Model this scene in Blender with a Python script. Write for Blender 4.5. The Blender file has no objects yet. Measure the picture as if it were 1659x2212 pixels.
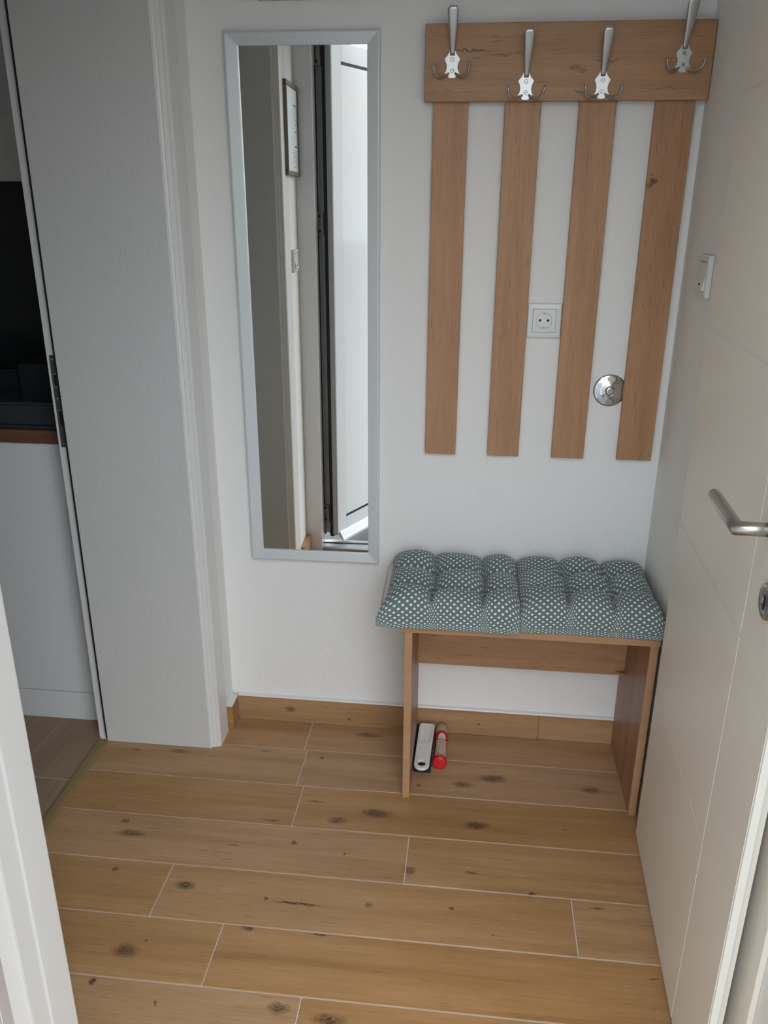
import bpy, bmesh, math, random
from mathutils import Vector, Matrix
random.seed(4)
sc = bpy.context.scene
COL = sc.collection
# ---------------------------------------------------------------- camera
FPX = 1755.41
cam = bpy.data.cameras.new('camera'); camo = bpy.data.objects.new('camera', cam); COL.objects.link(camo)
RIGHT = Vector((0.99395083, 0.10971794, 0.00487026))
FWD = Vector((-0.10100846, 0.93066046, -0.35166519))
UP = Vector((-0.04311653, 0.34904597, 0.93611317))
M = Matrix((RIGHT, UP, -FWD)).transposed().to_4x4()
M.translation = (0.02905, -1.99742, 1.42472)
camo.matrix_world = M
cam.sensor_fit = 'HORIZONTAL'; cam.sensor_width = 36.0
cam.lens = FPX / 1659 * 36.0
cam.clip_start = 0.02
sc.camera = camo
# ---------------------------------------------------------------- sky, exposure
w = bpy.data.worlds.new('sky'); sc.world = w; w.use_nodes = True
nt = w.node_tree; nt.nodes.clear()
tc = nt.nodes.new('ShaderNodeTexCoord'); mp = nt.nodes.new('ShaderNodeMapping'); mp.inputs['Scale'].default_value = (1, 1, 2.2)
nz = nt.nodes.new('ShaderNodeTexNoise'); nz.inputs['Scale'].default_value = 2.2; nz.inputs['Detail'].default_value = 5
rp = nt.nodes.new('ShaderNodeValToRGB')
rp.color_ramp.elements[0].position = .42; rp.color_ramp.elements[0].color = (.70, .82, .95, 1)
rp.color_ramp.elements[1].position = .62; rp.color_ramp.elements[1].color = (1.0, .97, .925, 1)
bg = nt.nodes.new('ShaderNodeBackground'); bg.inputs['Strength'].default_value = 5.0
out = nt.nodes.new('ShaderNodeOutputWorld')
L = nt.links.new
L(tc.outputs['Generated'], mp.inputs['Vector']); L(mp.outputs['Vector'], nz.inputs['Vector']); L(nz.outputs['Fac'], rp.inputs['Fac'])
sx_ = nt.nodes.new('ShaderNodeSeparateXYZ'); L(tc.outputs['Generated'], sx_.inputs[0])      # overcast sky: three times brighter overhead than at the horizon
gr = nt.nodes.new('ShaderNodeMapRange'); gr.inputs['From Min'].default_value = 0; gr.inputs['From Max'].default_value = 1
gr.inputs['To Min'].default_value = .40; gr.inputs['To Max'].default_value = 1.2; L(sx_.outputs['Z'], gr.inputs['Value'])
vm = nt.nodes.new('ShaderNodeVectorMath'); vm.operation = 'SCALE'; L(rp.outputs['Color'], vm.inputs[0]); L(gr.outputs[0], vm.inputs['Scale'])
L(vm.outputs[0], bg.inputs['Color']); L(bg.outputs['Background'], out.inputs['Surface'])
sc.view_settings.view_transform = 'Standard'; sc.view_settings.look = 'None'
sc.view_settings.gamma = 1.0; sc.view_settings.use_curve_mapping = False
sc.view_settings.exposure = 0.49

# ================================================================ materials
MATS = {}
def newmat(name):
    m = bpy.data.materials.new(name); m.use_nodes = True
    b = m.node_tree.nodes['Principled BSDF']; MATS[name] = m
    return m, m.node_tree, b
def node(t, typ, **kw):
    n = t.nodes.new(typ)
    for k, v in kw.items():
        if k in n.inputs: n.inputs[k].default_value = v
        else: setattr(n, k, v)
    return n
def plain(name, col, rough=.5, metal=0., bump=0., bscale=200., bdist=.001, coat=0., stretch=(1, 1, 1), spec=.5):
    m, t, b = newmat(name)
    b.inputs['Base Color'].default_value = (*col, 1); b.inputs['Roughness'].default_value = rough
    b.inputs['Metallic'].default_value = metal; b.inputs['Coat Weight'].default_value = coat
    b.inputs['Specular IOR Level'].default_value = spec
    c = node(t, 'ShaderNodeTexCoord'); mp = node(t, 'ShaderNodeMapping', Scale=stretch)
    n = node(t, 'ShaderNodeTexNoise', Scale=bscale, Detail=4.0)
    t.links.new(c.outputs['Object'], mp.inputs['Vector']); t.links.new(mp.outputs['Vector'], n.inputs['Vector'])
    if bump:
        bp = node(t, 'ShaderNodeBump', Strength=bump, Distance=bdist)
        t.links.new(n.outputs['Fac'], bp.inputs['Height']); t.links.new(bp.outputs['Normal'], b.inputs['Normal'])
    else:   # a faint mottling, so nothing is a dead flat colour
        mx = node(t, 'ShaderNodeMix', data_type='RGBA', blend_type='MULTIPLY')
        mx.inputs['Factor'].default_value = .06
        mx.inputs['A'].default_value = (*col, 1)
        t.links.new(n.outputs['Color'], mx.inputs['B']); t.links.new(mx.outputs['Result'], b.inputs['Base Color'])
    return m
def plaster(name, col):
    m, t, b = newmat(name)
    b.inputs['Base Color'].default_value = (*col, 1); b.inputs['Roughness'].default_value = .85
    c = node(t, 'ShaderNodeTexCoord')
    n1 = node(t, 'ShaderNodeTexNoise', Scale=42., Detail=6., Distortion=.8)
    n2 = node(t, 'ShaderNodeTexNoise', Scale=170., Detail=3.)
    r1 = node(t, 'ShaderNodeValToRGB'); r1.color_ramp.elements[0].position = .46; r1.color_ramp.elements[1].position = .58
    ad = node(t, 'ShaderNodeMath', operation='MULTIPLY_ADD'); ad.inputs[1].default_value = .35
    bp = node(t, 'ShaderNodeBump', Strength=.22, Distance=.0013)
    for q in (n1, n2): t.links.new(c.outputs['Object'], q.inputs['Vector'])
    t.links.new(n1.outputs['Fac'], r1.inputs['Fac']); t.links.new(n2.outputs['Fac'], ad.inputs[0]); t.links.new(r1.outputs['Color'], ad.inputs[2])
    t.links.new(ad.outputs[0], bp.inputs['Height']); t.links.new(bp.outputs['Normal'], b.inputs['Normal'])
    return m
def wood(name, axis, dark, mid, light, rough=.45, knots=None, grain=1.0, streak=.55, pertile=.0, bump=.12, warp=.05):
    """oak-like decor: fibres along axis ('X','Y','Z'), optional list of knots at fixed places (x, y, rx, ry)"""
    m, t, b = newmat(name); b.inputs['Roughness'].default_value = rough
    lk = t.links.new
    c = node(t, 'ShaderNodeTexCoord'); oi = node(t, 'ShaderNodeObjectInfo')
    of = node(t, 'ShaderNodeVectorMath', operation='MULTIPLY_ADD')
    of.inputs[1].default_value = (7.3, 11.1, 5.7)
    cb = node(t, 'ShaderNodeCombineXYZ')
    for k in 'XYZ': lk(oi.outputs['Random'], cb.inputs[k])
    lk(cb.outputs[0], of.inputs[0]); lk(c.outputs['Object'], of.inputs[2])
    def scaled(al, ac):
        s = [ac, ac, ac]; s['XYZ'.index(axis)] = al
        mp = node(t, 'ShaderNodeMapping', Scale=s); lk(of.outputs[0], mp.inputs['Vector']); return mp
    m1 = scaled(1.6 * grain, 22 * grain); m2 = scaled(9 * grain, 330 * grain); m3 = scaled(2.2, 8); m4 = scaled(22 * grain, 380 * grain)
    big = node(t, 'ShaderNodeTexNoise', Scale=1., Detail=4., Distortion=.9); lk(m1.outputs[0], big.inputs['Vector'])
    fine = node(t, 'ShaderNodeTexNoise', Scale=1., Detail=3.); lk(m2.outputs[0], fine.inputs['Vector'])
    ton = node(t, 'ShaderNodeTexNoise', Scale=1., Detail=2.); lk(m3.outputs[0], ton.inputs['Vector'])
    dsh = node(t, 'ShaderNodeTexNoise', Scale=1., Detail=2.); lk(m4.outputs[0], dsh.inputs['Vector'])
    r = node(t, 'ShaderNodeValToRGB'); e = r.color_ramp.elements
    e[0].position = .25; e[0].color = (*dark, 1); e[1].position = .75; e[1].color = (*light, 1)
    k = r.color_ramp.elements.new(.5); k.color = (*mid, 1)
    a1 = node(t, 'ShaderNodeMath', operation='MULTIPLY_ADD'); a1.inputs[1].default_value = .55
    a2 = node(t, 'ShaderNodeMath', operation='MULTIPLY_ADD'); a2.inputs[1].default_value = .30
    a3 = node(t, 'ShaderNodeMath', operation='MULTIPLY_ADD'); a3.inputs[1].default_value = .25; a3.inputs[2].default_value = -.05
    lk(ton.outputs['Fac'], a3.inputs[0]); lk(fine.outputs['Fac'], a2.inputs[0]); lk(a3.outputs[0], a2.inputs[2])
    lk(big.outputs['Fac'], a1.inputs[0]); lk(a2.outputs[0], a1.inputs[2]); lk(a1.outputs[0], r.inputs['Fac'])
    # dark pores: short streaks
    pr = node(t, 'ShaderNodeMapRange'); pr.inputs['From Min'].default_value = .62; pr.inputs['From Max'].default_value = .74
    lk(dsh.outputs['Fac'], pr.inputs['Value'])
    pm = node(t, 'ShaderNodeMath', operation='MULTIPLY'); pm.inputs[1].default_value = streak; lk(pr.outputs[0], pm.inputs[0])
    mx = node(t, 'ShaderNodeMix', data_type='RGBA'); mx.inputs['B'].default_value = (dark[0] * .35, dark[1] * .32, dark[2] * .3, 1)
    lk(pm.outputs[0], mx.inputs['Factor']); lk(r.outputs['Color'], mx.inputs['A'])
    col = mx.outputs['Result']
    if pertile:   # each tile fired a little lighter or greyer than the next
        hs = node(t, 'ShaderNodeHueSaturation')
        v = node(t, 'ShaderNodeMapRange'); v.inputs['To Min'].default_value = 1 - pertile; v.inputs['To Max'].default_value = 1 + pertile
        s = node(t, 'ShaderNodeMapRange'); s.inputs['To Min'].default_value = 1.06; s.inputs['To Max'].default_value = .90
        lk(oi.outputs['Random'], v.inputs['Value']); lk(oi.outputs['Random'], s.inputs['Value'])
        lk(v.outputs[0], hs.inputs['Value']); lk(s.outputs[0], hs.inputs['Saturation']); lk(col, hs.inputs['Color']); col = hs.outputs['Color']
    if knots:
        g = node(t, 'ShaderNodeNewGeometry'); wn = node(t, 'ShaderNodeTexNoise', Scale=55., Detail=4.)
        lk(g.outputs['Position'], wn.inputs['Vector'])
        ws = node(t, 'ShaderNodeVectorMath', operation='MULTIPLY_ADD'); ws.inputs[1].default_value = (warp, warp * .5, warp * .5)
        wo = node(t, 'ShaderNodeVectorMath', operation='SUBTRACT'); wo.inputs[1].default_value = (.5, .5, .5)
        lk(wn.outputs['Color'], wo.inputs[0]); lk(wo.outputs[0], ws.inputs[0]); lk(g.outputs['Position'], ws.inputs[2])
        last = None
        for (kx, ky, kz, rx, ry, rz, st) in knots:
            s = node(t, 'ShaderNodeVectorMath', operation='SUBTRACT'); s.inputs[1].default_value = (kx, ky, kz)
            d = node(t, 'ShaderNodeVectorMath', operation='MULTIPLY'); d.inputs[1].default_value = (1 / rx, 1 / ry, 1 / rz)
            ln = node(t, 'ShaderNodeVectorMath', operation='LENGTH')
            f = node(t, 'ShaderNodeMapRange', interpolation_type='SMOOTHSTEP'); f.inputs['From Min'].default_value = 1.35; f.inputs['From Max'].default_value = .35
            f.inputs['To Max'].default_value = st
            lk(ws.outputs[0], s.inputs[0]); lk(s.outputs[0], d.inputs[0]); lk(d.outputs[0], ln.inputs[0]); lk(ln.outputs['Value'], f.inputs['Value'])
            if last is None: last = f.outputs[0]
            else:
                mm = node(t, 'ShaderNodeMath', operation='MAXIMUM'); lk(last, mm.inputs[0]); lk(f.outputs[0], mm.inputs[1]); last = mm.outputs[0]
        # knots break up along the grain
        kn_ = node(t, 'ShaderNodeTexNoise', Scale=1., Detail=5., Roughness=.7)
        ksc = [420., 420., 420.]; ksc['XYZ'.index(axis)] = 110.
        kmp = node(t, 'ShaderNodeMapping', Scale=ksc); lk(g.outputs['Position'], kmp.inputs['Vector']); lk(kmp.outputs[0], kn_.inputs['Vector'])
        kb = node(t, 'ShaderNodeMapRange'); kb.inputs['From Min'].default_value = .40; kb.inputs['From Max'].default_value = .58
        kb.inputs['To Min'].default_value = .38; kb.inputs['To Max'].default_value = 1.25
        lk(kn_.outputs['Fac'], kb.inputs['Value'])
        km = node(t, 'ShaderNodeMath', operation='MULTIPLY', use_clamp=True); lk(last, km.inputs[0]); lk(kb.outputs[0], km.inputs[1])
        mk = node(t, 'ShaderNodeMix', data_type='RGBA'); mk.inputs['B'].default_value = (.050, .022, .009, 1)
        lk(km.outputs[0], mk.inputs['Factor']); lk(col, mk.inputs['A']); col = mk.outputs['Result']
    lk(col, b.inputs['Base Color'])
    bp = node(t, 'ShaderNodeBump', Strength=bump, Distance=.0006)
    lk(fine.outputs['Fac'], bp.inputs['Height']); lk(bp.outputs['Normal'], b.inputs['Normal'])
    return m
def polka(name):
    m, t, b = newmat(name); lk = t.links.new
    b.inputs['Roughness'].default_value = .9; b.inputs['Sheen Weight'].default_value = .15
    uv = node(t, 'ShaderNodeUVMap')
    mp = node(t, 'ShaderNodeMapping'); mp.inputs['Rotation'].default_value = (0, 0, math.radians(45)); mp.inputs['Scale'].default_value = (1 / .0116, 1 / .0116, 0)
    fr = node(t, 'ShaderNodeVectorMath', operation='FRACTION'); sb = node(t, 'ShaderNodeVectorMath', operation='SUBTRACT'); sb.inputs[1].default_value = (.5, .5, 0)
    ln = node(t, 'ShaderNodeVectorMath', operation='LENGTH')
    mr = node(t, 'ShaderNodeMapRange'); mr.inputs['From Min'].default_value = .255; mr.inputs['From Max'].default_value = .215
    lk(uv.outputs[0], mp.inputs['Vector']); lk(mp.outputs[0], fr.inputs[0]); lk(fr.outputs[0], sb.inputs[0]); lk(sb.outputs[0], ln.inputs[0]); lk(ln.outputs['Value'], mr.inputs['Value'])
    wv = node(t, 'ShaderNodeTexNoise', Scale=900., Detail=2.); lk(uv.outputs[0], wv.inputs['Vector'])
    cr = node(t, 'ShaderNodeValToRGB'); cr.color_ramp.elements[0].color = (.090, .122, .119, 1); cr.color_ramp.elements[1].color = (.172, .218, .212, 1)
    lk(wv.outputs['Fac'], cr.inputs['Fac'])
    mx = node(t, 'ShaderNodeMix', data_type='RGBA'); mx.inputs['B'].default_value = (.78, .82, .78, 1)
    lk(mr.outputs[0], mx.inputs['Factor']); lk(cr.outputs['Color'], mx.inputs['A']); lk(mx.outputs['Result'], b.inputs['Base Color'])
    bp = node(t, 'ShaderNodeBump', Strength=.25, Distance=.0005); lk(wv.outputs['Fac'], bp.inputs['Height']); lk(bp.outputs['Normal'], b.inputs['Normal'])
    return m

KN = [  # x, y, half length along the plank, half width, strength
 (-.163, -.366, .034, .012, .75), (.087, -.381, .026, .012, .75), (.126, -.199, .030, .012, .8), (.048, -.233, .022, .010, .65),
 (.382, -.216, .022, .010, .6), (-.255, -.402, .020, .011, .7), (-.325, -.342, .020, .0022, .8), (-.064, -.2495, .005, .004, .8),
 (-.225, -.049, .034, .009, .6), (-.738, -.182, .026, .008, .6), (-.339, -.166, .005, .005, .7), (-.778, -.464, .009, .006, .75),
 (-.744, -.503, .030, .009, .65), (-.488, -.512, .012, .003, .6), (-.347, -.488, .006, .005, .8), (-.221, -.511, .004, .003, .7),
 (-.5615, -.644, .019, .010, .8), (-.7355, -.616, .006, .006, .75), (-.372, -.659, .005, .005, .8), (-.3035, -.666, .042, .0028, .85),
 (-.1475, -.652, .006, .006, .55), (.033, -.641, .0045, .005, .85), (.2086, -.579, .008, .004, .95), (-.0655, -.5436, .013, .010, .6),
 (.077, -.5335, .014, .0025, .75), (-.6245, -.822, .022, .014, .65), (-.593, -.795, .0035, .003, .8), (-.389, -.741, .012, .004, .8),
 (-.660, -.8985, .006, .006, .8), (-.2865, -.913, .017, .010, .7), (-.186, -.927, .028, .010, .7), (-.2385, -.740, .016, .002, .8),
 (.348, -.605, .015, .0022, .85), (.4386, -.7676, .012, .002, .7), (-.50, -.155, .012, .003, .5), (.30, -.37, .005, .004, .5),
 (-.86, -.19, .014, .006, .5), (-.42, -.42, .02, .0025, .75), (.12, -.70, .003, .003, .6), (-.52, -.93, .004, .005, .7),
 (-.62, -1.0, .01, .005, .5)]
KN = [(x, y, 0, rx * 1.2, ry * 1.25, .05, min(1, s * 1.15)) for x, y, rx, ry, s in KN]
KN += [(-.46, -.012, .045, .014, .03, .010, .7), (-.285, -.012, .022, .004, .03, .005, .8), (.09, -.012, .035, .004, .03, .004, .8)]
KR = [(.4005, -.018, 1.477, .010, .03, .011, .8), (.40, -.018, 1.495, .008, .03, .004, .6),
      (.0, -.032, 1.735, .055, .03, .0022, .8), (.075, -.032, 1.728, .05, .03, .0022, .55), (.22, -.032, 1.70, .02, .03, .007, .45), (.29, -.032, 1.712, .012, .03, .004, .55),
      (.0, -.032, 1.716, .02, .03, .0015, .5), (.235, -.032, 1.654, .035, .03, .0018, .5), (.40, -.032, 1.66, .05, .03, .0015, .5), (.455, -.06, .272, .016, .03, .006, .85)]

plaster('wall_paint', (.85, .84, .815))
plaster('wall_paint_side', (.85, .835, .80))
plaster('wall_paint_warm_lit', (.86, .83, .76))  # warm light falling on the right wall, mixed into its paint colour
plain('ceiling_paint', (.90, .89, .87), .9, bump=.1, bscale=120)
wood('floor_tile', 'X', (.265, .132, .048), (.40, .222, .095), (.52, .310, .150), rough=.38, knots=KN, streak=.42, pertile=.06, bump=.2, warp=.022)
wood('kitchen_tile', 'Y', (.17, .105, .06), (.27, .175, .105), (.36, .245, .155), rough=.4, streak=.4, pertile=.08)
plain('grout', (.62, .53, .45), .9, bump=.2, bscale=600)
wood('rack_board_wood', 'X', (.29, .140, .064), (.41, .216, .102), (.53, .298, .152), rough=.45, knots=KR, streak=.7)
wood('rack_slat_wood', 'Z', (.31, .150, .070), (.44, .230, .110), (.55, .31, .158), rough=.45, knots=KR[:2], streak=.5)
wood('bench_wood', 'X', (.27, .138, .070), (.40, .22, .115), (.52, .30, .165), rough=.42, knots=KR[9:], streak=.6)
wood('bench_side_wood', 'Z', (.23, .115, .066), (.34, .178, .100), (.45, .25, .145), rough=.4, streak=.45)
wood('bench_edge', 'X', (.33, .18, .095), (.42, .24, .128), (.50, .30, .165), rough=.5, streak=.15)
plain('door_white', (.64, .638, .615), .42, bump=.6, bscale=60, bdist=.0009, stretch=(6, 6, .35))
plain('casing_white', (.76, .755, .73), .35)
plain('cream_door', (.88, .80, .685), .42, bump=.12, bscale=60, bdist=.0004, stretch=(6, 6, .3))
plain('cream_edge_lit_groove', (.85, .81, .72), .35)  # paler edge tone; in the engraved lines it stands in for caught light
plain('upvc', (.86, .87, .88), .22, coat=.3)
plain('upvc_panel', (.92, .93, .92), .14, coat=.5)
plain('rubber', (.012, .012, .012), .6)
plain('edge_grey', (.42, .43, .44), .35)
plain('grey_channel', (.46, .48, .49), .4, .2)
plain('strike_steel', (.16, .18, .175), .38, .75)
plain('screw_steel', (.55, .56, .55), .28, 1.)
plain('dark_hole', (.008, .008, .008), .8)
plain('brass_strip', (.34, .25, .11), .40, .55)
plain('hook_satin', (.56, .56, .55), .36, 1.)
plain('lever_steel', (.52, .50, .46), .30, 1.)
plain('chrome', (.62, .62, .61), .04, 1.)
plain('plastic_white', (.80, .80, .785), .22, coat=.3)
plain('mirror_frame', (.70, .735, .745), .32, .15)
plain('mirror_silver', (.90, .92, .91), .004, 1.)
plain('cabinet_white', (.74, .75, .745), .3)
wood('worktop_wood', 'X', (.10, .045, .026), (.16, .075, .045), (.23, .115, .07), rough=.4, streak=.3)
plain('black_plastic', (.035, .040, .046), .32)
plain('black_glass', (.026, .030, .032), .06)
plain('brush_white', (.80, .80, .79), .3)
plain('bristle_black', (.012, .012, .012), .8)
plain('bottle_red', (.58, .012, .016), .25, coat=.3)
plain('bottle_cap', (.40, .27, .16), .4)
plain('label_beige', (.58, .46, .35), .5)
plain('label_white', (.80, .76, .74), .5)
plain('label_blue', (.02, .02, .10), .5)
plain('label_brown', (.10, .04, .03), .5)
plain('string_beige', (.55, .45, .33), .9)
plain('bronze_frame', (.20, .16, .12), .35, .5)
plain('paper_white', (.82, .83, .86), .6)
plain('print_black', (.03, .03, .035), .7)
plain('print_grey', (.28, .30, .34), .7)
plain('aluminium', (.40, .41, .41), .45, .8)
plain('slab_grey', (.10, .10, .104), .9, bump=.3, bscale=90)
plain('house_render', (.78, .78, .80), .9, bump=.3, bscale=150)
plain('soffit_brown', (.22, .11, .085), .6)
plain('panel_grey', (.62, .62, .63), .5)
plain('panel_olive', (.58, .56, .40), .5)
polka('polka_fabric')
gm, gt, gb = newmat('window_glass'); gb.inputs['Transmission Weight'].default_value = 1; gb.inputs['Roughness'].default_value = 0; gb.inputs['IOR'].default_value = 1.01

# ================================================================ helpers
def box(bm, x0, x1, y0, y1, z0, z1, c=0.):
    """box with chamfered edges (12 to 44 triangles)"""
    if c <= 0:
        v = [bm.verts.new((x, y, z)) for z in (z0, z1) for x, y in ((x0, y0), (x1, y0), (x1, y1), (x0, y1))]
        for f in ((3, 2, 1, 0), (4, 5, 6, 7), (0, 1, 5, 4), (1, 2, 6, 5), (2, 3, 7, 6), (3, 0, 4, 7)): bm.faces.new([v[i] for i in f])
        return
    b2 = bmesh.new(); box(b2, x0, x1, y0, y1, z0, z1)
    bmesh.ops.bevel(b2, geom=b2.edges[:], offset=c, segments=1, affect='EDGES')
    join(bm, b2)
def join(bm, b2):
    b2.verts.index_update(); mp = [bm.verts.new(v.co) for v in b2.verts]
    for f in b2.faces:
        try:
            nf = bm.faces.new([mp[v.index] for v in f.verts]); nf.smooth = f.smooth
        except ValueError: pass
    b2.free()
def B(*a, **k):
    bm = bmesh.new(); box(bm, *a, **k); return bm
def prism(poly, z0, z1, axis='Z'):
    """polygon (a, b) extruded along an axis; Z: (x, y); Y: (x, z); X: (y, z)"""
    bm = bmesh.new()
    def P(a, b, c): return {'Z': (a, b, c), 'Y': (a, c, b), 'X': (c, a, b)}[axis]
    lo = [bm.verts.new(P(a, b, z0)) for a, b in poly]; hi = [bm.verts.new(P(a, b, z1)) for a, b in poly]
    n = len(poly)
    bm.faces.new(lo); bm.faces.new(hi)
    for i in range(n): bm.faces.new((lo[i], lo[(i + 1) % n], hi[(i + 1) % n], hi[i]))
    bmesh.ops.recalc_face_normals(bm, faces=bm.faces[:]); return bm
def lathe(prof, n=32, axis='Y', c=(0, 0, 0), cap=True):
    """profile of (radius, distance along axis)"""
    bm = bmesh.new(); rings = []
    for r, h in prof:
        ring = []
        for i in range(n):
            a = 2 * math.pi * i / n; p, q = r * math.cos(a), r * math.sin(a)
            v = {'Y': (p, h, q), 'Z': (p, q, h), 'X': (h, p, q)}[axis]
            ring.append(bm.verts.new((v[0] + c[0], v[1] + c[1], v[2] + c[2])))
        rings.append(ring)
    for A, Bq in zip(rings, rings[1:]):
        for i in range(n):
            f = bm.faces.new((A[i], A[(i + 1) % n], Bq[(i + 1) % n], Bq[i])); f.smooth = True
    if cap:
        bm.faces.new(rings[0]); bm.faces.new(rings[-1])
    bmesh.ops.recalc_face_normals(bm, faces=bm.faces[:]); return bm
def sweep(path, wid, thk, wdir=None, n=10, power=2., cap=True):
    """section of half sizes wid/thk carried along a path"""
    bm = bmesh.new(); path = [Vector(p) for p in path]; rings = []
    for i, p in enumerate(path):
        tg = (path[min(i + 1, len(path) - 1)] - path[max(i - 1, 0)]).normalized()
        wd = Vector(wdir) if wdir else (Vector((0, 0, 1)) if abs(tg.z) < .9 else Vector((1, 0, 0)))
        wd = (wd - tg * wd.dot(tg)).normalized(); td = tg.cross(wd)
        a_, b_ = (wid[i] if hasattr(wid, '__len__') else wid), (thk[i] if hasattr(thk, '__len__') else thk)
        ring = []
        for k in range(n):
            a = 2 * math.pi * k / n; cx, sx = math.cos(a), math.sin(a)
            cx = math.copysign(abs(cx) ** (2 / power), cx); sx = math.copysign(abs(sx) ** (2 / power), sx)
            ring.append(bm.verts.new(p + wd * a_ * cx + td * b_ * sx))
        rings.append(ring)
    for A, Bq in zip(rings, rings[1:]):
        for k in range(n):
            f = bm.faces.new((A[k], A[(k + 1) % n], Bq[(k + 1) % n], Bq[k])); f.smooth = True
    if cap: bm.faces.new(rings[0]); bm.faces.new(rings[-1])
    bmesh.ops.recalc_face_normals(bm, faces=bm.faces[:]); return bm
def obj(name, bm, mat, parent=None, local=False):
    me = bpy.data.meshes.new(name)
    if parent is not None and not local:
        bm.transform(Matrix.Translation(-parent.matrix_basis.translation) if parent.parent is None else Matrix.Translation(-parent.parent.matrix_basis.translation))
    bm.to_mesh(me); bm.free()
    me.materials.append(MATS[mat]); o = bpy.data.objects.new(name, me); COL.objects.link(o)
    if parent is not None: o.parent = parent
    return o
def empty(name, loc=(0, 0, 0), rz=0):
    o = bpy.data.objects.new(name, None); COL.objects.link(o); o.location = loc; o.rotation_euler = (0, 0, rz)
    o.empty_display_size = .05; return o
def tag(o, label, cat, group=None):
    o['label'] = label; o['category'] = cat
    if group: o['group'] = group
    return o
def struct(o, label=None, cat=None):
    o['kind'] = 'structure'
    if label: o['label'] = label
    if cat: o['category'] = cat
    return o
def copytree(o, parent=None, loc=None):
    c = o.copy(); COL.objects.link(c); c.parent = parent
    if loc is not None: c.location = loc
    for ch in o.children: copytree(ch, c)
    return c

# ================================================================ the setting
XL, XR, YE, ZC = -.634, .497, -1.280, 2.42      # hall: left wall, right wall, entrance frame, ceiling
KX = -.983                                      # kitchen side of the thick left wall
# --- floor of planks
fl = struct(obj('floor', B(KX + .02, XR + .10, YE - .06, .12, -.05, -.0014), 'grout'), 'wood-look plank tile floor of the entrance hall with pale joints', 'floor')
G1, TW, GAP = -.1351, .15, .0013
rows = [(-.0002, G1, [-.394]), (G1, G1 - TW, [-.3846])]
for r, j in ((2, -.3647), (3, -.0752), (4, -.609), (5, -.4452), (6, -.2462), (7, -.55), (8, -.15)):
    rows.append((G1 - TW * (r - 1), G1 - TW * r, [j]))
meshes = {}
for y1, y0, js in rows:
    j = js[0]; edges = [j + .9032 * k for k in range(-2, 4)]
    y0c = max(y0, YE + .002)
    if y1 <= y0c: continue
    for a, b_ in zip(edges, edges[1:]):
        lo, hi = max(a, -.9545 if y1 < -.02 else XL - .005), min(b_, XR - .001)
        if hi - lo < .01: continue
        wx, wy = hi - lo - 2 * GAP, y1 - y0c - 2 * GAP
        key = (round(wx, 4), round(wy, 4))
        if key not in meshes:
            bm = bmesh.new(); c = .0008; h = .009
            A = [(-wx / 2, -wy / 2), (wx / 2, -wy / 2), (wx / 2, wy / 2), (-wx / 2, wy / 2)]
            ring = [[bm.verts.new((x, y, z)) for x, y in A] for z in (-h, -c)]
            ring.append([bm.verts.new((x - math.copysign(c, x), y - math.copysign(c, y), 0)) for x, y in A])
            for p, q in zip(ring, ring[1:]):
                for i in range(4): bm.faces.new((p[i], p[(i + 1) % 4], q[(i + 1) % 4], q[i]))
            bm.faces.new(ring[2])
            me = bpy.data.meshes.new('tile'); bm.to_mesh(me); bm.free(); me.materials.append(MATS['floor_tile']); meshes[key] = me
        o = bpy.data.objects.new('tile', meshes[key]); COL.objects.link(o); o.parent = fl
        o.location = ((lo + hi) / 2, (y0c + y1) / 2, 0)
# --- kitchen floor
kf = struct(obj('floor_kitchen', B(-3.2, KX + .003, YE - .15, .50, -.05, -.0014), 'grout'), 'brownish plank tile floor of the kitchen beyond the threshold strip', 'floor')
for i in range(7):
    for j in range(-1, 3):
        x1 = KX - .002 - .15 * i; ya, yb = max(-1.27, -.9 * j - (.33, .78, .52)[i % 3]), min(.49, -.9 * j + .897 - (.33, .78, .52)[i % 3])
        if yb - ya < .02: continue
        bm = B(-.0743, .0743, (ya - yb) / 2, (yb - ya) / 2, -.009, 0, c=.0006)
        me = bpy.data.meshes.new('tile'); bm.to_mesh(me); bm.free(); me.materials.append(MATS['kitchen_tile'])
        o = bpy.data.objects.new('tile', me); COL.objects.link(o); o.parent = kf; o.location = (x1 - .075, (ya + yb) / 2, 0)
# --- threshold strip
th = struct(obj('trim_1', prism([(-.984, 0), (-.982, .004), (-.975, .0062), (-.962, .0062), (-.955, .004), (-.953, 0)], -.997, -.1615, 'Y'), 'brass_strip'), 'brass threshold strip between the hall floor and the kitchen floor', 'threshold')
# --- walls
struct(obj('wall_back', B(KX, XR + .12, 0, .12, 0, ZC), 'wall_paint'), 'white plastered back wall behind the mirror and coat rack', 'wall')
def multi(name, boxes, mat, label, cat='wall'):
    bm = bmesh.new()
    for b_ in boxes: box(bm, *b_)
    return struct(obj(name, bm, mat), label, cat)
DT, DF, DN = 2.03, -.1405, -1.0175     # kitchen doorway: head height, far and near faces of the rough opening
multi('wall_left', [(KX, XL, DF, -.0005, 0, ZC), (KX, XL, -1.42, DN, 0, ZC), (KX, XL, DN, DF, DT + .012, ZC)], 'wall_paint_side', 'white plastered thick left wall around the kitchen doorway')
OY0, OY1 = -.985, -.377              # bathroom door opening in the right wall
multi('wall_right', [(XR, XR + .10, OY1, -.0005, 0, ZC), (XR, XR + .10, -1.42, OY0, 0, ZC), (XR, XR + .10, OY0, OY1, 2.0, ZC)], 'wall_paint_warm_lit', 'white plastered right wall with the light switch')
multi('wall_bathroom', [(XR + .10, XR + .12, OY0 - .2, OY1 + .2, 0, ZC)], 'wall_paint_side', 'dark wall behind the cream door')
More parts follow.
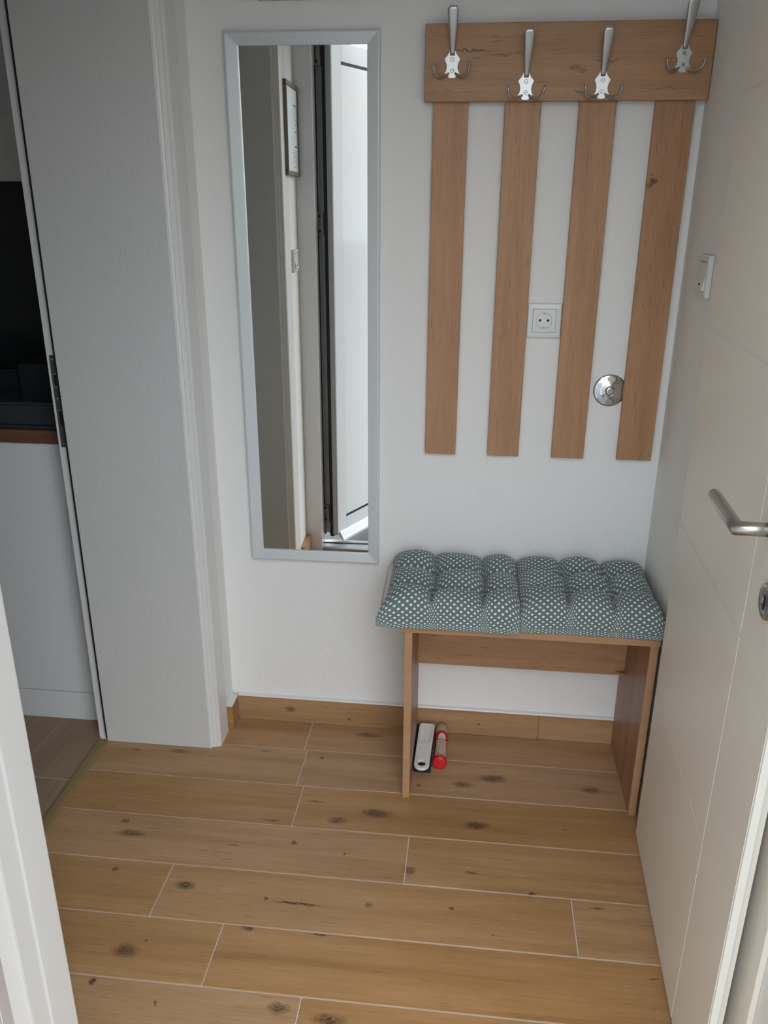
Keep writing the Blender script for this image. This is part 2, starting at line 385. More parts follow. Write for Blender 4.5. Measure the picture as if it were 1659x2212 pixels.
multi('wall_front', [(XL, XR, -1.42, YE - .002, 2.07, ZC), (XR + .10, 3.0, -1.42, -1.30, -.1, 3.2), (KX, XR + .10, -1.42, -1.30, ZC, 3.2), (-3.3, KX, -1.42, -1.30, -.1, 3.2)], 'house_render', 'white rendered outside wall of the house')
struct(obj('ceiling', B(KX, XR + .12, -1.299, .12, ZC, ZC + .1), 'ceiling_paint'), 'white ceiling of the hall', 'ceiling')
# --- skirting of the same tile
def skirt(name, segs, label):
    p = empty(name); struct(p, label, 'baseboard')
    for s in segs: obj('tile', B(*s, c=.0006), 'floor_tile', p)
    return p
sk = skirt('baseboard_back', [(-.614, -.0155 + .2725, -.011, -.0005, .0005, .079), (.259, XR - .001, -.011, -.0005, .0005, .079)], 'wood-look tile skirting along the back wall')
obj('sealant_bead', prism([(-.0005, .079), (-.0105, .079), (-.0085, .0822), (-.0005, .0845)], -.614, XR - .001, 'X'), 'casing_white', sk)
sl = skirt('baseboard_left', [(XL + .0005, -.6155, -.070, -.0115, .0005, .079)], 'short wood-look tile skirting beside the kitchen door casing')
obj('sealant_bead', prism([(XL + .0005, .079), (-.616, .079), (-.619, .0822), (XL + .0005, .0845)], -.070, -.0115, 'Y'), 'casing_white', sl)
skirt('baseboard_right', [(XR - .010, XR - .0005, -.30, -.0115, .0005, .079)], 'wood-look tile skirting in the gap beside the bench')
skirt('baseboard_entrance', [(XL + .0005, -.6155, YE + .003, -1.128, .0005, .079)], 'wood-look tile skirting beside the entrance frame')

# --- kitchen doorway: lining, casings, strike plate
d1 = struct(empty('door_1', (-.80, -.53, 0)), 'white wood-grain door frame lining the thick kitchen doorway', 'door frame')
LF, LN = -.1615, -.997
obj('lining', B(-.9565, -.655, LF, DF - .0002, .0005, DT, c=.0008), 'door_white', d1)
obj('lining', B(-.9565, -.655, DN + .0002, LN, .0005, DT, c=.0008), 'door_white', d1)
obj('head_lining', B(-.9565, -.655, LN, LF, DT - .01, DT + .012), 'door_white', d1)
rb = obj('rebate_strip', B(-.984, -.9575, LF + .0095, DF - .0002, .003, DT, c=.0012), 'casing_white', d1)
obj('rebate_strip', B(-.984, -.9575, DN + .0002, LN - .0095, .003, DT, c=.0012), 'casing_white', d1)
gk = [(-.9618, LF + .0040), (-.9605, LF - .0002), (-.9568, LF - .0008), (-.9567, LF + .009), (-.9618, LF + .009)]
obj('gasket', prism(gk, .008, DT), 'rubber', d1)
obj('gasket', prism([(x, LN - (y - LF)) for x, y in gk], .008, DT), 'rubber', d1)
cas = [(-.6555, LF - .0002), (-.6535, LF + .0015), (-.6530, LF + .005), (-.6485, LF + .0075), (-.6465, LF + .0068), (-.6445, LF + .009), (-.6375, LF + .0108), (-.6335, LF + .0108), (-.6300, LF + .0140), (-.6285, LF + .018), (-.6285, -.079), (-.6300, -.0755), (XL + .0006, -.0745), (XL + .0006, DF + .0002), (XL - .0005, DF - .0002), (-.6548, DF - .0002), (-.6548, LF + .0035)]
obj('casing', prism(cas, .0005, DT + .07), 'casing_white', d1)
obj('casing', prism([(x, LN - (y - LF)) for x, y in cas], .0005, DT + .07), 'casing_white', d1)
obj('casing_cover_strip', B(XL + .0006, XL + .003, -1.124, -1.0845, .0005, DT + .07), 'casing_white', d1)
obj('head_casing', B(XL + .0006, -.6285, LN + .005, LF - .005, DT - .003, DT + .07), 'casing_white', d1)
sp = obj('strike_plate', B(-.9768, -.9632, LF + .0082, LF + .0096, .862, 1.090, c=.0006), 'strike_steel', d1); sp['label'] = 'dark steel strike plate with two latch openings'
for z0, z1 in ((1.013, 1.046), (.912, .957)):
    obj('latch_opening', B(-.9735, -.9652, LF + .0076, LF + .0084, z0, z1), 'screw_steel', sp)
    obj('latch_shadow', B(-.9715, -.9652, LF + .0072, LF + .0078, z0 + .003, z1 - .003), 'dark_hole', sp)
for z in (1.080, .985, .872):
    obj('screw', lathe([(.0028, .0), (.0028, -.0008), (.0012, -.0012)], 12, 'Y', (-.9700, LF + .0084, z)), 'screw_steel', sp)

# --- cream door on the right wall, standing a little ajar
A2 = math.atan2(-.99914, -.0416)
d2 = struct(empty('door_2', (.4697, -.366, .005), A2), 'cream interior door with engraved lines and satin lever handle, standing ajar', 'door')
W2, H2 = .667, 2.0          # local x along the leaf from the hinge, local -y towards the hall
def ob2(name, bm, mat, parent=d2): return obj(name, bm, mat, parent, local=True)
ob2('leaf_body', B(.015, W2 - .014, .0155, .0265, .004, H2 - .015), 'cream_edge_lit_groove')
lip = prism([(0, .0018), (0, .0155), (W2 - .002, .0155), (W2, .0125), (W2, .0045), (W2 - .0012, .0022), (W2 - .004, .0018)], 0, H2)
ob2('leaf_lip', lip, 'cream_edge_lit_groove')
vg, gw = .490, .0030
zs = [0, .415, .812, 1.209, 1.606, H2]
for a, b_ in zip(zs, zs[1:]):
    ob2('panel', B(.0006, vg - gw, .0006, .0017, a + (gw if a else 0), b_ - (gw if b_ < H2 else 0), c=.0005), 'cream_door')
ob2('panel', B(vg + gw, W2 - .004, .0006, .0017, 0, H2, c=.0005), 'cream_door')
lv = ob2('lever_handle', sweep([(.574, -.006, 1.018), (.574, -.030, 1.018), (.574, -.0548, 1.018), (.5492, -.0548, 1.018), (.45, -.0548, 1.018), (.4365, -.0548, 1.018), (.4335, -.0548, 1.018)],
    [.0098] * 5 + [.0092, .007], [.0098, .0098, .0098 * 1.414, .0098, .0098, .0092, .007], n=20), 'lever_steel'); lv['label'] = 'satin steel lever of round bar'
ob2('rosette', lathe([(.026, -.0004), (.026, -.006), (.0245, -.0075), (.0102, -.0075)], 36, 'Y', (.574, 0, 1.018), cap=True), 'lever_steel')
kr = ob2('keyhole_rosette', lathe([(.026, -.0004), (.026, -.006), (.0245, -.0075), (.009, -.0075), (.009, -.004)], 36, 'Y', (.586, 0, .918)), 'lever_steel')
ob2('keyhole', B(.583, .589, -.0078, -.0072, .905, .926), 'dark_hole', kr)
for z in (.25, .985, 1.72): ob2('hinge', lathe([(.007, z - .04), (.007, z + .04)], 14, 'Z', (-.0045, .0092, 0)), 'casing_white')
fr2 = struct(empty('trim_2', (.49, -.68, 0)), 'cream casing around the ajar interior door', 'door casing')
obj('casing', B(.4872, XR - .0004, OY0 - .070, OY0 - .0005, .0005, 2.06, c=.001), 'cream_door', fr2)
obj('casing', B(.4872, XR - .0004, OY1 + .0005, -.307, .0005, 2.06, c=.001), 'cream_door', fr2)
obj('head_casing', B(.4872, XR - .0004, OY0 - .0004, OY1 + .0004, 2.0, 2.06, c=.001), 'cream_door', fr2)
obj('lining', B(.4885, XR + .0996, OY0 + .0005, OY0 + .012, .0005, 1.999), 'cream_door', fr2)
obj('lining', B(.4995, XR + .0996, OY1 - .003, OY1 - .0005, .0005, 1.999), 'cream_door', fr2)

# --- entrance door: white plastic frame and open leaf (seen in the mirror and at the left edge)
d3 = struct(empty('door_3', (-.07, YE, 0)), 'white plastic entrance door frame with aluminium sill and outward open leaf', 'entrance door')
jl = [(XL + .0006, YE), (-.5670, YE), (-.5655, YE - .0015), (-.5655, YE - .066), (-.5675, YE - .068), (-.590, YE - .068), (-.590, YE - .10), (XL + .0006, YE - .10)]
obj('frame_jamb', prism(jl, .0, 2.07), 'upvc', d3)
obj('frame_jamb', prism([(XR - .0006 - (x - XL), y) for x, y in [(XL + .0006, YE), (-.606, YE), (-.6045, YE - .0015), (-.6045, YE - .066), (-.62, YE - .068), (-.62, YE - .10), (XL + .0006, YE - .10)]], .0, 2.07), 'upvc', d3)
obj('frame_head', B(-.5655, .467, YE - .10, YE, 2.0, 2.07), 'upvc', d3)
obj('frame_gasket', B(-.5752, -.5672, YE - .0725, YE - .0682, .04, 2.0), 'rubber', d3)
sill = obj('sill', prism([(YE + .0008, 0), (YE + .0008, .012), (YE - .010, .016), (YE - .048, .016), (YE - .048, .010), (YE - .055, .010), (YE - .055, .020), (YE - .078, .020), (YE - .078, .008), (YE - .13, .0), (YE - .13, -.03), (YE - .062, -.03)], -.5653, .467, 'X'), 'aluminium', d3)
AL = math.atan2(-.886, .463)
lf = empty('open_leaf', (0, 0, 0)); lf.parent = d3; lf.location = (-.503 + .07, -1.326 - YE, .026); lf.rotation_euler = (0, 0, AL)
lf['label'] = 'white plastic door leaf with a flush panel, swung outward'
def ob3(name, bm, mat): return obj(name, bm, mat, lf, local=True)
LW, LH = 1.0, 1.965       # local x along the leaf, local y = 0 is the inner face, leaf body towards -y
ob3('leaf_core', B(.012, LW, -.070, -.004, .03, LH), 'upvc')
ob3('edge_channel', prism([(.012, -.070), (.004, -.070), (.004, -.066), (.009, -.065), (.009, -.049), (.004, -.048), (.004, -.040), (.012, -.040)], .03, LH), 'grey_channel')
ob3('edge_seal', B(.006, .0118, -.096, -.0702, .02, LH), 'rubber')
ob3('edge_gasket', B(-.0015, .012, -.0398, -.0245, .02, LH), 'rubber')
ob3('edge_band', prism([(.012, -.0243), (.0, -.0243), (.0, -.006), (.002, -.0042), (.012, -.004)], .03, LH), 'edge_grey')
# frame rails of the leaf and the flush panel with its dark slots
pz0, pz1 = .105, 1.896
ob3('stile', prism([(.004, -.004), (.004, -.0012), (.008, 0), (.067, 0), (.0679, -.0006), (.0679, -.004)], .03, LH), 'upvc')
ob3('stile', B(LW - .08, LW, -.004, 0, .03, LH), 'upvc')
ob3('rail', B(.0680, LW - .0802, -.004, 0, .03, pz0 - .0056), 'upvc')
ob3('rail', B(.0680, LW - .0802, -.004, 0, pz1 + .0056, LH), 'upvc')
ob3('panel', B(.0680, LW - .0802, -.004, -.0004, pz0 + .0056, pz1 - .0056), 'upvc_panel')
for z in (pz0, pz1): ob3('slot', B(.070, LW - .082, -.0039, -.0006, z - .0055, z + .0055), 'rubber')
drip = [(-.004, .030), (.000, .040), (.004, .046), (.010, .038), (.018, .022), (.024, .012), (.024, .004), (.018, .006), (.008, .016), (-.004, .024)]
ob3('drip_rail', prism(drip, .012, LW - .01, 'X'), 'upvc')
for k, z in enumerate((.125, 1.335, 1.925)):
    h = ob3('hinge', B(-.006, .004, -.070, -.044, z - .042, z + .042, c=.001), 'aluminium')
    for dz in (-.028, .028):
        obj('screw', lathe([(.0045, .0), (.0045, -.0009)], 12, 'X', (-.0060, -.058, z + dz)), 'dark_hole', h, local=True)
# --- outside
struct(obj('floor_outside', B(-30, 30, -40, -1.4105, -.12, -.03), 'slab_grey'), 'grey stone terrace outside the entrance', 'floor')
struct(obj('roof_soffit', B(-1.6, 2.3, -1.95, -1.425, 2.50, 2.60), 'soffit_brown'), 'reddish brown porch roof over the entrance', 'roof')

# ================================================================ kitchen beyond the doorway
multi('wall_kitchen_back', [(-3.2, KX + .1, .50, .60, 0, 2.52), (KX, KX + .1, .1205, .50, 0, 2.52)], 'wall_paint', 'white kitchen wall above the black splashback')
multi('wall_kitchen_side', [(-3.3, -3.2, -1.30, -.95, 0, 2.5), (-3.3, -3.2, .25, .60, 0, 2.5), (-3.3, -3.2, -.95, .25, 0, 1.15), (-3.3, -3.2, -.95, .25, 1.85, 2.5), (-3.3, -3.2, -.95, -.42, 1.15, 1.85), (-3.3, -3.2, -.18, .25, 1.15, 1.85)], 'wall_paint', 'white kitchen wall with the window')
struct(obj('ceiling_kitchen', B(-3.3, KX - .001, -1.299, .60, 2.5, 2.6), 'ceiling_paint'), 'white kitchen ceiling', 'ceiling')
w1 = struct(empty('window_1', (-3.25, -.30, 1.15)), 'white framed kitchen window', 'window')
for s in ((-3.28, -3.22, -.42, -.38, 1.15, 1.85), (-3.28, -3.22, -.22, -.18, 1.15, 1.85), (-3.28, -3.22, -.38, -.22, 1.15, 1.19), (-3.28, -3.22, -.38, -.22, 1.81, 1.85)):
    obj('window_frame', B(*s, c=.003), 'upvc', w1)
obj('pane', B(-3.252, -3.248, -.38, -.22, 1.19, 1.81), 'window_glass', w1)

cb = tag(empty('base_cabinet', (-1.45, -.07, 0)), 'plain white kitchen base cabinet with a low plinth under the wooden worktop', 'cabinet')
obj('body', B(-1.90, -.987, -.055, .495, .0955, .849), 'cabinet_white', cb)
obj('door', B(-1.895, -.988, -.075, -.0555, .097, .846, c=.001), 'cabinet_white', cb)
obj('plinth', B(-1.90, -.987, -.072, -.055, .001, .094), 'cabinet_white', cb)
wt = obj('worktop', B(-1.92, -.986, -.085, .498, .8495, .8825, c=.002), 'worktop_wood'); tag(wt, 'dark brown wooden kitchen worktop on the white base cabinet', 'worktop')
bs = obj('splashback', B(-2.4, -.99, .484, .4985, .883, 1.49, c=.001), 'black_glass'); tag(bs, 'glossy black splashback panel on the kitchen wall', 'splashback')
tr = tag(empty('dish_tray', (-1.3, .1, .8826)), 'black plastic dish tray standing on the kitchen worktop', 'tray')
obj('base', B(-1.75, -1.0, -.070, .36, .8829, .891, c=.002), 'black_plastic', tr)
bm = bmesh.new()
for s in ((-1.74, -1.01, -.060, -.050, .891, .945), (-1.74, -1.01, .34, .35, .891, .945), (-1.74, -1.73, -.05, .34, .891, .945), (-1.02, -1.01, -.05, .34, .891, .945)): box(bm, *s, c=.002)
obj('wall', bm, 'black_plastic', tr)
bm = bmesh.new()
for s in ((-1.75, -1.0, -.068, -.046, .945, .951), (-1.75, -1.0, .336, .358, .945, .951), (-1.75, -1.728, -.046, .336, .945, .951), (-1.022, -1.0, -.046, .336, .945, .951)): box(bm, *s, c=.002)
obj('rim', bm, 'black_plastic', tr)
cx0, cx1, cy0, cy1 = -1.26, -1.03, .19, .33
bm = bmesh.new()
for s in ((cx0, cx1, cy0, cy0 + .006, .8915, 1.0), (cx0, cx1, cy1 - .006, cy1, .8915, 1.0), (cx0, cx0 + .006, cy0 + .006, cy1 - .006, .8915, 1.0), (cx1 - .006, cx1, cy0 + .006, cy1 - .006, .8915, 1.0), (cx0 + .006, cx1 - .006, cy0 + .006, cy1 - .006, .8915, .897)): box(bm, *s, c=.001)
tag(obj('cutlery_box', bm, 'black_plastic'), 'small open black box standing in the dish tray', 'box')

# ================================================================ mirror
mx0, mx1, mz0, mz1 = -.5467, -.2001, .5232, 1.7821
ix0, ix1, iz0, iz1 = -.5157, -.2287, .5531, 1.7547
mr = tag(empty('wall_mirror', ((mx0 + mx1) / 2, -.001, mz0)), 'tall narrow wall mirror in a pale silvery frame', 'mirror')
bm = bmesh.new()
prof = [(0., -.0008), (0., -.0105), (.06, -.0135), (.16, -.0145), (.26, -.0140), (.72, -.0118), (.93, -.0108), (1., -.0100), (1., -.0066)]   # fraction from outer to inner edge, depth
rings = []
for f, y in prof:
    a, b_, c, d = mx0 + (ix0 - mx0) * f, mx1 + (ix1 - mx1) * f, mz0 + (iz0 - mz0) * f, mz1 + (iz1 - mz1) * f
    rings.append([bm.verts.new(p) for p in ((a, y, c), (b_, y, c), (b_, y, d), (a, y, d))])
for p, q in zip(rings, rings[1:]):
    for i in range(4): bm.faces.new((p[i], p[(i + 1) % 4], q[(i + 1) % 4], q[i]))
bmesh.ops.recalc_face_normals(bm, faces=bm.faces[:])
obj('frame', bm, 'mirror_frame', mr)
obj('glass', B(ix0 - .006, ix1 + .006, -.0064, -.0030, iz0 - .006, iz1 + .006), 'mirror_silver', mr)
obj('backing', B(ix0 - .008, ix1 + .008, -.0029, -.0009, iz0 - .008, iz1 + .008), 'print_grey', mr)

mr.rotation_euler = (0, 0, math.radians(.7)); mr.location.y -= .0024

# ================================================================ coat rack
bx0, bx1, bz0, bz1 = -.1011, .4955, 1.6383, 1.7868
cr = tag(empty('coat_rack', (.20, -.006, .84)), 'oak-look wall coat rack with four slats and four satin metal hooks', 'coat rack')
obj('board', B(bx0, bx1, -.0325, -.0165, bz0, bz1, c=.0012), 'rack_board_wood', cr)
sx = [(-.0821, -.0056), (.0741, .1514), (.2328, .3114), (.3920, .4748)]
for i, (a, b_) in enumerate(sx):
    obj('slat', B(a, b_, -.0162, -.0045, .8395 + .0006 * i, 1.70, c=.0010), 'rack_slat_wood', cr)
obj('wall_batten', B(bx0 + .03, bx1 - .03, -.0044, -.0006, 1.67, 1.75), 'bench_edge', cr)
def hook(x, z):      # z = top of the screw plate; local frame at the middle of the plate, then moved
    yb = -.0326
    # plate: waisted outline with two curls
    out = [(.0062, .004), (.0085, -.002), (.0165, -.0115), (.0128, -.019), (.0112, -.0265), (.0128, -.0345), (.0165, -.0395), (.0100, -.0385), (.0070, -.0465), (.0045, -.0475)]
    poly = [(x + a, z + b_) for a, b_ in out] + [(x - a, z + b_) for a, b_ in reversed(out)]
    pb = prism(poly, yb - .0042, yb, 'Y')
    bmesh.ops.bevel(pb, geom=[e for e in pb.edges if all(v.co.y < yb - .004 for v in e.verts)], offset=.0010, segments=2, affect='EDGES')
    h = obj('coat_hook', pb, 'hook_satin', cr)
    pts, ww, tt = [], [], []
    for i in range(15):
        t = i / 14
        pts.append((x, yb - .003 - .043 * (t ** 1.25) - .004 * math.sin(t * math.pi), z - .004 + .083 * t))
        ww.append(.0052 + .0070 * t ** 1.1 if i < 13 else (.0112 if i == 13 else .0072)); tt.append(.0030 - .0008 * t)
    obj('upper_arm', sweep(pts, ww, tt, (1, 0, 0), n=14, power=2.6), 'hook_satin', h)
    for s in (-1, 1):
        ctl = [(.0065, -.0385, 0), (.0125, -.0425, .002), (.0195, -.0462, .008), (.0275, -.0458, .016), (.0338, -.0405, .022), (.0370, -.0325, .026), (.0385, -.0235, .028)]
        pts, ww, tt = [], [], []
        for i in range(19):
            q = i / 18 * (len(ctl) - 1); k = min(int(q), len(ctl) - 2); f = q - k
            p0, p1, p2, p3 = ctl[max(k - 1, 0)], ctl[k], ctl[k + 1], ctl[min(k + 2, len(ctl) - 1)]
            c_ = [.5 * (2 * p1[d] + (p2[d] - p0[d]) * f + (2 * p0[d] - 5 * p1[d] + 4 * p2[d] - p3[d]) * f * f + (3 * p1[d] - p0[d] - 3 * p2[d] + p3[d]) * f ** 3) for d in range(3)]
            pts.append((x + s * c_[0], yb - .003 - c_[2], z + c_[1]))
            ww.append(.0042 if i < 17 else (.0036 if i == 17 else .0020)); tt.append(.0026 if i < 17 else .0020)
        obj('prong', sweep(pts, ww, tt, (0, -1, .25), n=12), 'hook_satin', h)
    for dz in (-.0125, -.0335):
        s = obj('screw', lathe([(.0042, -.0040), (.0042, -.0050), (.0030, -.0055)], 14, 'Y', (x, yb, z + dz)), 'screw_steel', h)
        s2 = bmesh.new(); box(s2, x - .002, x + .002, yb - .0058, yb - .0054, z + dz - .0004, z + dz + .0004); box(s2, x - .0004, x + .0004, yb - .0058, yb - .0054, z + dz - .002, z + dz + .002)
        obj('screw_slot', s2, 'dark_hole', h)
for x, z in ((-.0425, 1.731), (.1154, 1.6880), (.2747, 1.6890), (.4352, 1.7370)): hook(x, z)

# ================================================================ socket, switch, chrome cover
def socket(cx, cz):
    s = tag(empty('wall_socket', (cx, -.0005, cz)), 'square white wall socket with a round recess between the rack slats', 'socket')
    bm = bmesh.new(); rings = []
    for hw, y in ((.0395, -.0005), (.0395, -.0070), (.0375, -.0088), (.0275, -.0094), (.0272, -.0080)):
        rings.append([bm.verts.new((cx + a * hw, y, cz + b_ * hw)) for a, b_ in ((-1, -1), (1, -1), (1, 1), (-1, 1))])
    for p, q in zip(rings, rings[1:]):
        for i in range(4): bm.faces.new((p[i], p[(i + 1) % 4], q[(i + 1) % 4], q[i]))
    bmesh.ops.recalc_face_normals(bm, faces=bm.faces[:]); obj('cover_frame', bm, 'plastic_white', s)
    # insert: square to circle, then the recess
    bm = bmesh.new(); n = 48; R = []
    def sq(a, h):
        c, d = math.cos(a), math.sin(a); k = h / max(abs(c), abs(d)); return (c * k, d * k)
    for fn, y in ((lambda a: sq(a, .0268), -.0075), (lambda a: sq(a, .0266), -.0098), (lambda a: (.0192 * math.cos(a), .0192 * math.sin(a)), -.0100), (lambda a: (.0185 * math.cos(a), .0185 * math.sin(a)), -.0092), (lambda a: (.0180 * math.cos(a), .0180 * math.sin(a)), -.0035)):
        R.append([bm.verts.new((cx + fn(2 * math.pi * i / n)[0], y, cz + fn(2 * math.pi * i / n)[1])) for i in range(n)])
    for p, q in zip(R, R[1:]):
        for i in range(n): bm.faces.new((p[i], p[(i + 1) % n], q[(i + 1) % n], q[i]))
    bm.faces.new(R[-1]); bmesh.ops.recalc_face_normals(bm, faces=bm.faces[:])
    ins = obj('insert', bm, 'plastic_white', s)
    for dx in (-.0095, .0095): obj('pin_hole', lathe([(.0029, -.0030), (.0029, -.0037)], 16, 'Y', (cx + dx, 0, cz)), 'dark_hole', ins)
    obj('screw', lathe([(.0026, -.0030), (.0026, -.0040)], 14, 'Y', (cx, 0, cz)), 'screw_steel', ins)
    for sg in (-1, 1): obj('earth_clip', B(cx - .0022, cx + .0022, -.0098, -.0040, *sorted((cz + sg * .0158, cz + sg * .0188))), 'grey_channel', ins)
    for sg in (-1, 1): obj('guide_rib', B(*sorted((cx + sg * .0172, cx + sg * .0195)), -.0103, -.006, cz - .0022, cz + .0022), 'plastic_white', ins)
socket(.1920, 1.1740)
def switch(name, loc, rz, label):
    s = tag(empty(name, loc, rz), label, 'switch')     # local: wall at y=0, front towards -y
    bm = bmesh.new(); rings = []
    for hw, y in ((.041, -.0005), (.041, -.0075), (.039, -.0098), (.0285, -.0104), (.0282, -.0085)):
        rings.append([bm.verts.new((a * hw, y, b_ * hw)) for a, b_ in ((-1, -1), (1, -1), (1, 1), (-1, 1))])
    for p, q in zip(rings, rings[1:]):
        for i in range(4): bm.faces.new((p[i], p[(i + 1) % 4], q[(i + 1) % 4], q[i]))
    bmesh.ops.recalc_face_normals(bm, faces=bm.faces[:]); obj('cover_frame', bm, 'plastic_white', s, local=True)
    rk = prism([(-.006, .0275), (-.0098, .0275), (-.0104, .0), (-.0150, -.0275), (-.006, -.0275)], -.0275, .0275, 'X')
    r = obj('rocker', rk, 'plastic_white', s, local=True)
    for z in (.0279, -.0279): obj('seam', B(-.027, .027, -.0108, -.0090, z - .0005, z + .0005), 'dark_hole', r, local=True)
    for x, q in ((.004, .0022), (-.004, .0014)): obj('mark', lathe([(q, -.0120), (q, -.0142)], 12, 'Y', (x, 0, -.0165)), 'dark_hole', r, local=True)
    return s
switch('light_switch', (XR - .0003, -.209, 1.2955), -math.pi / 2, 'white rocker light switch on the right wall beside the cream door')
switch('light_switch', (XL + .0003, -1.188, 1.232), math.pi / 2, 'white rocker light switch reflected in the mirror beside the entrance frame')
cc = tag(empty('chrome_cover', (.3611, -.0005, 1.0102)), 'round domed chrome cover on the wall, tucked under a rack slat', 'wall cover')
obj('dome', lathe([(.0395, -.0006), (.0395, -.0012), (.0375, -.0030), (.033, -.0041), (.026, -.0044), (.018, -.0060), (.0125, -.0082), (.0112, -.0086), (.0112, -.0075)], 56, 'Y', (.3611, 0, 1.0102), cap=False), 'chrome', cc)
obj('centre_cap', lathe([(.0098, -.0070), (.0098, -.0100), (.0088, -.0108), (.006, -.0110)], 32, 'Y', (.3611, 0, 1.0102)), 'chrome', cc)
# two things hung higher on the back wall, of which the frame shows the lower edge only
p = obj('wall_panel', B(-.468, -.188, -.012, -.0005, 1.8405, 2.05, c=.002), 'panel_grey'); tag(p, 'pale grey panel on the wall above the mirror', 'panel')
p = obj('wall_panel', B(.001, .215, -.010, -.0005, 1.8345, 2.05, c=.002), 'panel_olive'); tag(p, 'olive tinted panel on the wall above the coat rack', 'panel')

# ================================================================ framed plan by the entrance (seen in the mirror)
pf = tag(empty('framed_plan', (-.626, -1.17, 1.53)), 'bronze framed plan sheet hanging on the wall, reflected in the mirror', 'picture')
py0, py1, pz_0, pz_1 = -1.277, -1.062, 1.527, 1.830
xf, xb = -.6165, -.6335
for s in ((py0, py1, pz_0, pz_0 + .016), (py0, py1, pz_1 - .016, pz_1)):
    obj('frame_rail', B(xb, xf, s[0], s[1], s[2], s[3], c=.002), 'bronze_frame', pf)
for s in ((py0, py0 + .011), (py1 - .011, py1)):
    obj('frame_rail', B(xb, xf, s[0], s[1], pz_0 + .0162, pz_1 - .0162, c=.002), 'bronze_frame', pf)
obj('sheet', B(xb, xf - .004, py0 + .0112, py1 - .0112, pz_0 + .0164, pz_1 - .0164), 'paper_white', pf)
bm = bmesh.new(); X = xf - .0039
def ln(y0, y1, z0, z1): box(bm, X, X + .0004, py0 + y0, py0 + y1, pz_0 + z0, pz_0 + z1)
ln(.02, .030, .100, .101); ln(.026, .0275, .10, .235); ln(.03, .07, .098, .102); ln(.03, .075, .233, .237); ln(.035, .06, .148, .151); ln(.035, .055, .172, .174); ln(.03, .036, .18, .188)
for k in range(9): ln(.04 + .012 * (k % 3), .047 + .012 * (k % 3), .19 + .0045 * k, .1915 + .0045 * k)
obj('print', bm, 'print_black', pf)
bm = bmesh.new()
for k in range(11): ln(.022, .10 - .02 * (k % 3), .030 + .0055 * k, .0315 + .0055 * k)
obj('text_lines', bm, 'print_grey', pf)

# ================================================================ bench
bn = tag(empty('bench', (.185, -.156, 0)), 'oak-look panel bench with two side panels and a cross rail', 'bench')
obj('seat', B(-.1147, .4853, -.3015, -.012, .4815, .4998, c=.0008), 'bench_edge', bn)
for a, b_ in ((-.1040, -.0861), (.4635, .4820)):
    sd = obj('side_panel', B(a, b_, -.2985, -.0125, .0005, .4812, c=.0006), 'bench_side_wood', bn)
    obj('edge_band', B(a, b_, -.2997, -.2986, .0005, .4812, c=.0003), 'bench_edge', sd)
obj('cross_rail', B(-.0860, .4634, -.068, -.051, .2605, .4813, c=.0006), 'bench_wood', bn)

